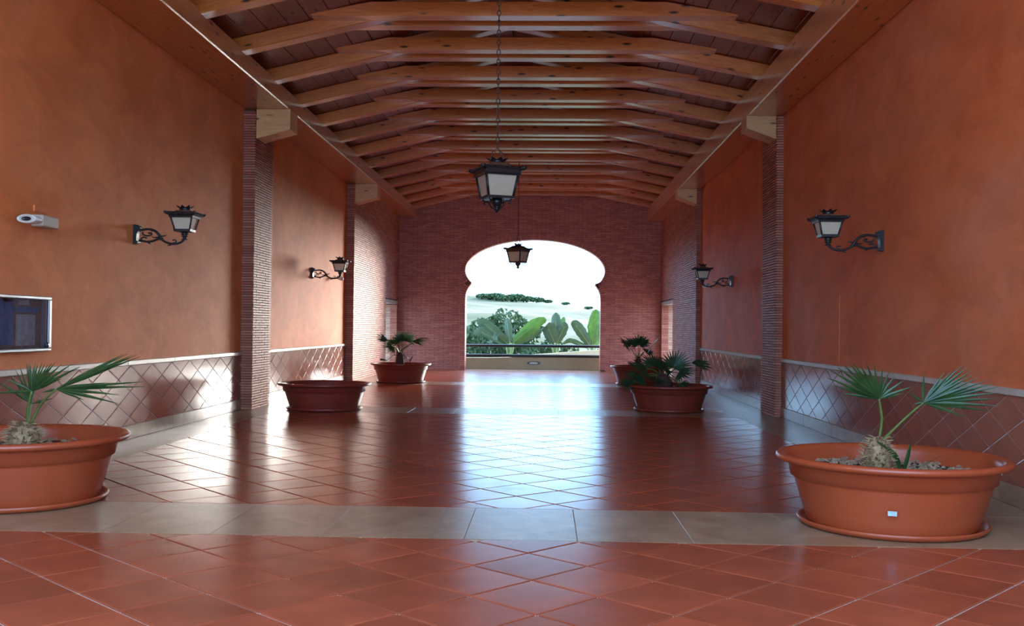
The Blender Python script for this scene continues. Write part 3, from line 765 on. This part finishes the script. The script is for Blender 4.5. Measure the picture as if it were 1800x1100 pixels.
# ------------------------------------------------------------------ lanterns
def frustum(mb, w0, z0, w1, z1, cap=False):
    vs = [(sx_*w0, sy_*w0, z0) for sx_, sy_ in ((-1,-1),(1,-1),(1,1),(-1,1))] + [(sx_*w1, sy_*w1, z1) for sx_, sy_ in ((-1,-1),(1,-1),(1,1),(-1,1))]
    fs = [(i, (i+1) % 4, 4+(i+1) % 4, 4+i) for i in range(4)]
    if cap: fs += [(3, 2, 1, 0), (4, 5, 6, 7)]
    mb.add(vs, fs)
def lantern_head(root, e, gt, gb, ze, zg1, zg0, zc0, zc1, cw, roofmat):
    """square lantern: e eave half width, gt/gb glass half widths top/bottom; z heights local"""
    mb = MB()   # roof
    frustum(mb, gt*1.10, zg1-.006, gt*1.16, zg1+.012, True); frustum(mb, gt*1.10, zg1+.012, e*.86, ze, True); frustum(mb, e*.93, ze, e*.95, ze+.012, True); frustum(mb, e*.90, ze+.012, e*.86, ze+.026, True)
    # upturned corner leaves and beaded edge
    for sx_, sy_ in ((-1,-1),(1,-1),(1,1),(-1,1)):
        c = Vector((sx_*e*.90, sy_*e*.90, ze+.006)); dv = Vector((sx_, sy_, 0)).normalized()
        mb.tube(spline([c-dv*e*.22, c+dv*e*.02+Vector((0, 0, .006)), c+dv*e*.10+Vector((0, 0, .014)), c+dv*e*.10+Vector((0, 0, .022))], 4), [e*.11]*4+[e*.10]*4+[e*.08]*4+[e*.05], 7)
    for s in range(4):
        for k in range(7):
            u = (k/6-.5)*1.7*e; p = [(u, -e*.94), (e*.94, u), (u, e*.94), (-e*.94, u)][s]
            mb.lathe([(0, -.012), (e*.05, -.004), (e*.055, .006), (0, .016)], 6, (p[0], p[1], ze+.010))
    mb.build('roof_rim', 'iron', root)
    mb = MB(); prof = [(e*.84, ze+.024), (e*.70, ze+(zc0-ze)*.35), (e*.50, ze+(zc0-ze)*.70), (cw*1.05, zc0), (0, zc0+.002)]
    vs = []; fs = []
    for i, (r, z) in enumerate(prof):
        for sx_, sy_ in ((-1,-1),(0,-1),(1,-1),(1,0),(1,1),(0,1),(-1,1),(-1,0)): 
            kk = 1 if sx_*sy_ else .98
            vs.append((sx_*r*kk, sy_*r*kk, z))
    for i in range(len(prof)-1):
        for k in range(8): fs.append((i*8+k, i*8+(k+1) % 8, (i+1)*8+(k+1) % 8, (i+1)*8+k))
    mb.add(vs, fs); mb.build('roof', roofmat, root)
    mb = MB(); n = 8    # crown
    mb.lathe([(cw*.95, zc0-.004), (cw*.8, zc0+(zc1-zc0)*.3), (cw*.85, zc0+(zc1-zc0)*.5), (cw*1.0, zc0+(zc1-zc0)*.62), (0, zc0+(zc1-zc0)*.6)], 16)
    for k in range(n):
        a = 2*math.pi*k/n; u = Vector((math.cos(a), math.sin(a), 0)); s = Vector((-math.sin(a), math.cos(a), 0))*cw*.42; z5 = Vector((0, 0, zc0+(zc1-zc0)*.5)); z9 = Vector((0, 0, zc1))
        mb.add([u*cw*.85-s+z5, u*cw*.85+s+z5, u*cw*1.45+z9, u*cw*.7+z5+Vector((0, 0, .01))], [(0, 1, 2), (1, 3, 2), (3, 0, 2)])
    mb.build('crown', 'iron', root)
    for s in range(4):   # four glass panes
        a = s*math.pi/2; mb = MB(); t, b_ = gt*.97, gb*.97
        mb.prism([(-b_, -gb*.97, zg0), (b_, -gb*.97, zg0), (t, -gt*.97, zg1), (-t, -gt*.97, zg1)], (0, .004, 0))
        mb.build('pane', 'frosted_glass', root, rot=(0, 0, a))
    for sx_, sy_ in ((-1,-1),(1,-1),(1,1),(-1,1)):
        MB().tube([(sx_*gb, sy_*gb, zg0-.004), (sx_*gt, sy_*gt, zg1+.004)], gt*.085, 5).build('glazing_bar', 'iron', root)
    mb = MB(); frustum(mb, gb*1.10, zg0-.018, gb*1.14, zg0+.006, True); mb.build('base_rim', 'iron', root)
def chain(mb, p0, p1, L=.062, r=.0055):
    p0 = Vector(p0); p1 = Vector(p1); d = p1-p0; n = max(1, int(d.length/(L*.78))); u = d.normalized(); a = u.cross(Vector((.3, 1, .2))).normalized(); b = u.cross(a)
    for k in range(n):
        c = p0+d*((k+.5)/n); s = a if k % 2 else b
        P = [c+u*(L/2)*math.cos(t)+s*(L*.28)*math.sin(t) for t in [2*math.pi*q/8 for q in range(9)]]
        mb.tube(P, r, 4, cap=False)
def hanging(loc, ztop, rz, lab, roof):
    x, y, z = loc    # z = tip
    root = empty('hanging_lantern', loc, rz); tag(root, lab, 'lantern', 'lanterns hung on chains')
    # local heights above the tip
    lantern_head(root, .225, .166, .128, .425, .372, .158, .498, .553, .085, roof)
    mb = MB()   # open scroll basket under the glass
    mb.lathe([(.10, .142), (.11, .146), (.10, .150)], 16)
    for k in range(4):
        a = math.pi/4+k*math.pi/2; u = Vector((math.cos(a), math.sin(a), 0)); v = Vector((0, 0, 1))
        mb.tube(spline([u*.165+v*.140, u*.135+v*.118, u*.10+v*.120, u*.085+v*.095, u*.06+v*.06, u*.028+v*.045], 4), .008, 5)
        mb.tube(spline([u*.135+v*.118, u*.15+v*.100, u*.13+v*.092], 4), .007, 5)
    mb.lathe([(0, .0), (.007, .004), (.014, .018), (.034, .034), (.038, .046), (.020, .054), (.030, .070), (.052, .095), (.060, .118), (.050, .140), (0, .150)], 12)
    mb.build('finial', 'iron', root)
    mb = MB(); c = .085
    top = ztop-z
    chain(mb, (0, 0, .66), (0, 0, top)); chain(mb, (c, 0, .53), (0, 0, .665), .055); chain(mb, (-c, 0, .53), (0, 0, .665), .055)
    mb.build('chain', 'chain_iron', root)
hanging((-.505, 10.36-.20, 2.315), 4.70, math.radians(21), 'large hanging lantern on a long chain nearest the camera', 'iron_rust')
hanging((-.607, 21.72-.2, 2.405), 4.70, math.radians(-33), 'farther hanging lantern silhouetted in the bright arch', 'iron')

def wall_lamp(x, y, z, sx, lab):
    """z = foot of the back plate; arm reaches out from the wall along sx"""
    root = empty('wall_lantern', (x, y, z)); tag(root, lab, 'wall lamp', 'scrolled iron wall lamps')
    U = lambda p: (sx*(p[0]-165)/1969, 0, (900-p[1])/1969)
    mb = MB()
    P = [(165, 895), (260, 870), (270, 840), (235, 820), (232, 760), (240, 680), (262, 640), (300, 600), (310, 560), (270, 515), (215, 498), (165, 500)]
    q = [Vector(U(p)) for p in P]
    mb.prism([v+Vector((0, -.035, 0)) for v in q], (0, .07, 0)); mb.build('back_plate', 'iron', root)
    mb = MB()
    def sc(pts, r, taper=None):
        S = spline([U(p) for p in pts], 5); n = len(S); mb.tube(S, [r*(1 if taper is None else 1+(taper-1)*i/(n-1)) for i in range(n)], 6)
    sc([(262,810),(330,822),(450,838),(560,818),(650,782),(720,790),(800,840),(900,872),(1000,876),(1100,850),(1165,800),(1185,745),(1186,690)], .0125)
    sc([(270,590),(330,600),(400,588),(500,590),(600,630),(660,690),(700,745),(745,805)], .0125, 1.3)
    sc([(330,640),(345,690),(400,715),(470,712),(520,690),(505,664),(450,668)], .0095)
    sc([(690,725),(760,722),(800,712),(815,697)], .009, .5); sc([(670,745),(600,752),(550,748),(525,738)], .009, .5)
    sc([(300,795),(330,760),(380,752),(425,772)], .0095, .8); sc([(470,838),(460,862),(500,876)], .009, .7)
    sc([(900,870),(990,858),(1022,825),(1000,800),(945,800)], .009, .7); sc([(930,878),(890,905),(845,912)], .009, .5); sc([(500,592),(515,620),(530,625)], .008, .7)
    mb.build('scroll_arm', 'iron', root)
    hx = sx*(1186-165)/1969
    mb = MB(); mb.lathe([(0, .055), (.030, .055), (.032, .062), (.020, .066), (.020, .082), (.036, .086), (.036, .092), (.020, .097), (.036, .106), (.040, .114), (.026, .118), (.050, .132), (.075, .148), (0, .15)], 14, (hx, 0, 0)); mb.build('socket', 'iron', root)
    sub = empty('lantern_head', (hx, 0, 0)); sub.parent = root
    lantern_head(sub, .156, .108, .076, .305, .278, .152, .348, .402, .066, 'iron_rust')
wall_lamp(XL+.001, 10.19, 1.968, 1, 'wall lamp on the left stucco wall nearest the camera')
wall_lamp(XL+.001, 17.99, 1.994, 1, 'smaller looking wall lamp on the left wall beyond the brick pier')
wall_lamp(XR-.001, 9.77, 1.930, -1, 'wall lamp on the right stucco wall nearest the camera')
wall_lamp(XR-.001, 17.55, 1.900, -1, 'smaller looking wall lamp on the right wall beyond the brick pier')
# small white spotlights on copper arms beyond the far lamps
def spot(x, y, z, sx, lab):
    root = empty('spotlight', (x, y, z)); tag(root, lab, 'spotlight', 'small white spotlights')
    MB().tube(spline([(0, 0, .0), (sx*.05, -.02, -.005), (sx*.10, -.03, .0)], 4), .014, 8).build('arm', 'copper', root)
    MB().tube([(sx*.09, -.02, .012), (sx*.11, -.03, .010), (sx*.20, -.05, -.018), (sx*.225, -.055, -.026)], [.028, .036, .036, .022], 12).build('head', 'white_plastic', root)
spot(XL, 19.8, 2.10, 1, 'white spotlight by the far left wall lamp'); spot(XR, 19.5, 2.01, -1, 'white spotlight by the far right wall lamp')

# ------------------------------------------------------------------ notice board, camera on the left wall
nb = empty('notice_board', (XL, 7.68, .93)); tag(nb, 'aluminium framed glass notice board on the left wall', 'notice board')
y0, y1, z1 = -.68, .68, .45; D = .07
MB().box((.001, y0, .0), (.012, y1, z1)).build('backing', 'paper_brown', nb)
for a, b in (((.001, y0, 0), (D, y1, .026)), ((.001, y0, z1-.026), (D, y1, z1)), ((.001, y0, .027), (D, y0+.045, z1-.027)), ((.001, y1-.045, .027), (D, y1, z1-.027))):
    MB().cbox(a, b, .006).build('frame', 'aluminium', nb)
MB().cbox((.012, y1-.075, .027), (D-.012, y1-.047, z1-.027), .004).build('frame', 'aluminium', nb)
for (a, b, c, d, mt) in ((-.6, -.2, .05, .41, 'paper_white'), (-.16, .16, .06, .42, 'paper_blue'), (.20, .50, .05, .30, 'paper_white'), (.18, .56, .315, .36, 'paper_blue'), (.0, .16, .40, .42, 'paper_brown'), (.22, .40, .375, .42, 'paper_white')):
    MB().box((.013, a, c), (.016, b, d)).build('notice', mt, nb)
MB().box((D-.012, y0+.046, .027), (D-.008, y1-.046, z1-.027)).build('pane', 'pane_glass', nb)
MB().lathe([(0, 0), (.022, 0), (.022, .018), (.012, .022), (0, .022)], 12).build('lock', 'dark_plastic', nb, loc=(D-.006, y1-.085, .05), rot=(0, math.pi/2, 0))
cc = empty('security_camera', (XL, 8.12, 1.95)); tag(cc, 'white bullet security camera on the left wall above the notice board', 'camera')
MB().cbox((0, 0, .0), (.098, .275, .095), .008).build('junction_box', 'beige_plastic', cc)
MB().cbox((.0, .03, .125), (.014, .23, .178), .003).build('cover_plate', 'painted_plate', cc)
MB().tube([(.05, .0, .045), (.075, -.10, .04), (.14, -.20, .028), (.165, -.26, .024)], [.016, .018, .020, .022], 10).build('mount', 'white_plastic', cc)
def eye(mb, rings, n=24):
    vs = []; fs = []
    for a, b, y in rings:
        vs += [(.17+a*math.cos(2*math.pi*k/n), y, .020+b*math.sin(2*math.pi*k/n)) for k in range(n)]
    for i in range(len(rings)-1):
        for k in range(n): fs.append((i*n+k, i*n+(k+1) % n, (i+1)*n+(k+1) % n, (i+1)*n+k))
    mb.add(vs, fs, None, True); return mb
eye(MB(), [(.01, .006, -.23), (.055, .026, -.25), (.076, .033, -.30), (.077, .034, -.40), (.072, .031, -.408), (.064, .027, -.402), (.062, .026, -.396)]).build('head', 'white_plastic', cc)
fc = eye(MB(), [(.062, .026, -.397), (.045, .019, -.399), (.040, .017, -.402)]).build('faceplate', 'beige_plastic', cc)
eye(MB(), [(.040, .017, -.402), (.034, .0145, -.405), (.030, .013, -.402), (.001, .0005, -.398)]).build('lens', 'dark_plastic', cc)

# ------------------------------------------------------------------ garden beyond the arch
def shrub(loc, rx, ry, rz, n, lab, size=.09, mat='shrub_leaf', stems=6):
    root = empty('garden_shrub', loc); tag(root, lab, 'shrub', 'garden shrubs outside the arch')
    mb = MB()
    for _ in range(n):
        while True:
            p = Vector((random.uniform(-1, 1), random.uniform(-1, 1), random.uniform(-1, 1)))
            if .25 < p.length < 1: break
        nz = math.sin(p.x*5+1)*math.sin(p.z*6+2)
        p = Vector((p.x*rx, p.y*ry, p.z*rz))*(1+.18*nz)
        d = Vector((random.gauss(0, 1), random.gauss(0, 1), random.gauss(.4, 1))).normalized(); s = d.cross(Vector((random.random(), 1, .3))).normalized(); L = size*random.uniform(.6, 1.3)
        mb.add([p-d*L, p+s*L*.42, p+d*L, p-s*L*.42], [(0, 1, 2, 3)])
    mb.build('foliage', mat, root, kind='stuff')
    mb = MB()
    for _ in range(stems):
        x, y = random.uniform(-.5, .5)*rx, random.uniform(-.5, .5)*ry
        mb.tube([(x*.4, y*.4, -loc[2]-2.6), (x, y, -rz*.2), (x*1.3, y*1.3, rz*.5)], [.05, .03, .012], 5)
    mb.build('stems', 'stem', root)
shrub((-1.5, 35.5, .75), 1.35, .9, .95, 2600, 'tall leafy shrub behind the left banana plant')
shrub((-2.7, 34.2, .35), 1.0, .9, .75, 1800, 'dark leafy shrub at the left edge of the arch')
shrub((.1, 34.0, .15), 1.0, .7, .55, 1300, 'low shrub between the two banana plants')
shrub((1.7, 34.5, -.05), 1.1, .7, .42, 900, 'low sparse shrub at the right of the arch')
def blade(mb, root_, ctrl, wd, fold=.25, seg=12, ragged=.0):
    P = spline(ctrl, max(3, seg//(len(ctrl)-1))); n = len(P); vs = []; fs = []
    for i, p in enumerate(P):
        t = i/(n-1); d = (P[min(i+1, n-1)]-P[max(i-1, 0)]).normalized(); s = d.cross(Vector((.1, 1, .25))).normalized(); nm = s.cross(d)
        w_ = wd*math.sin(math.pi*min(1, .06+t*.94))**.55*(1+random.uniform(-ragged, ragged)) if t < .985 else .01
        vs += [p-s*w_+nm*w_*fold, p-s*w_*.5+nm*w_*fold*.35, p, p+s*w_*.5+nm*w_*fold*.35, p+s*w_+nm*w_*fold]
    for i in range(n-1):
        for k in range(4): fs.append((i*5+k, i*5+k+1, (i+1)*5+k+1, (i+1)*5+k))
    mb.add(vs, fs, None, False)
def banana(loc, lab, leaves):
    root = empty('banana_plant', loc); tag(root, lab, 'banana plant', 'banana plants outside the arch')
    for k in range(4):
        a = k*1.7; MB().tube([(.10*math.cos(a), .08*math.sin(a), -2.6), (.05*math.cos(a), .05*math.sin(a), -.3), (.14*math.cos(a), 0, .05)], [.07, .045, .025], 7).build('stem', 'palm_stalk', root)
    for (dx, dy, dz, sag, wd, mt) in leaves:
        mb = MB(); L = Vector((dx, dy, dz)); s = L*.12
        blade(mb, root, [s, s+L*.35+Vector((0, 0, sag*.6)), s+L*.7+Vector((0, 0, sag)), s+L*.95+Vector((0, 0, sag*.3))], wd, .3, 14, .10)
        lf = mb.build('leaf', mt, root)
        MB().tube(spline([(0, 0, -.05), s, s+L*.35+Vector((0, -.012, sag*.6-.012)), s+L*.7+Vector((0, -.012, sag-.012))], 4), .009, 5).build('midrib', 'palm_stalk', lf)
B, BB = 'banana_leaf', 'banana_leaf_bright'
banana((-1.14, 32.3, .62), 'banana plant with a long leaf leaning right, left of centre', [(1.08,-.1,.72,.12,.19,BB), (.95,.2,.35,.12,.18,B), (-.98,-.1,.55,.22,.16,B), (-1.10,.1,.22,.22,.17,B), (-.45,-.4,.10,.20,.15,B), (-.1,.2,.8,.0,.13,B)])
banana((.32, 32.6, .62), 'banana plant with broad upright leaves in the middle of the arch', [(.0,.15,.98,.0,.17,B), (-.30,-.15,.55,.10,.24,B), (.34,-.05,.62,.10,.16,B), (.25,.2,.85,.0,.12,BB), (-.42,.1,.42,.12,.14,B)])
banana((1.46, 32.2, .55), 'banana plant cut by the right jamb of the arch', [(-.62,-.1,.72,.12,.17,B), (.12,-.05,1.15,.0,.21,BB), (.5,.1,.7,.1,.18,BB), (-.85,.2,.05,.18,.08,B), (-.3,.2,.4,.1,.12,B)])
# trees on the ridge
for k, (x, yy, s) in enumerate([(-17.5, 283, 1.0), (-14.2, 284, 1.3), (-11.5, 283, 1.1), (-8.6, 284, 1.4), (-5.6, 285, 1.1), (-2.6, 286, 1.0), (.4, 287, .7), (5.5, 287, .6), (12, 287, .6)]):
    z = hz(x, yy); root = empty('ridge_tree', (x, yy, z))
    tag(root, ['leftmost', 'second from left', 'third from left', 'fourth from left', 'fifth from left', 'sixth from left', 'third from right', 'second from right', 'rightmost'][k]+' dark tree in the row along the hill ridge', 'tree', 'trees along the hill ridge')
    mb = MB(); mb2 = MB()
    for q in range(420):
        p = Vector((random.gauss(0, 1), random.gauss(0, .7), random.gauss(0, .8)))
        if p.length > 1.7: p *= 1.7/p.length
        p = Vector((p.x*1.25*s, p.y*s, .85*s+p.z*.42*s)); d = Vector((random.gauss(0, 1), random.gauss(0, 1), random.gauss(0, 1))).normalized()*.28*s; e = d.cross(Vector((.2, 1, .4))).normalized()*.2*s
        mb.add([p-d, p+e, p+d, p-e], [(0, 1, 2, 3)])
    mb.build('foliage', 'shrub_leaf', root, kind='stuff'); mb2.tube([(0, 0, -.5), (0, 0, .8*s)], .15*s, 5); mb2.build('trunk', 'stem', root)
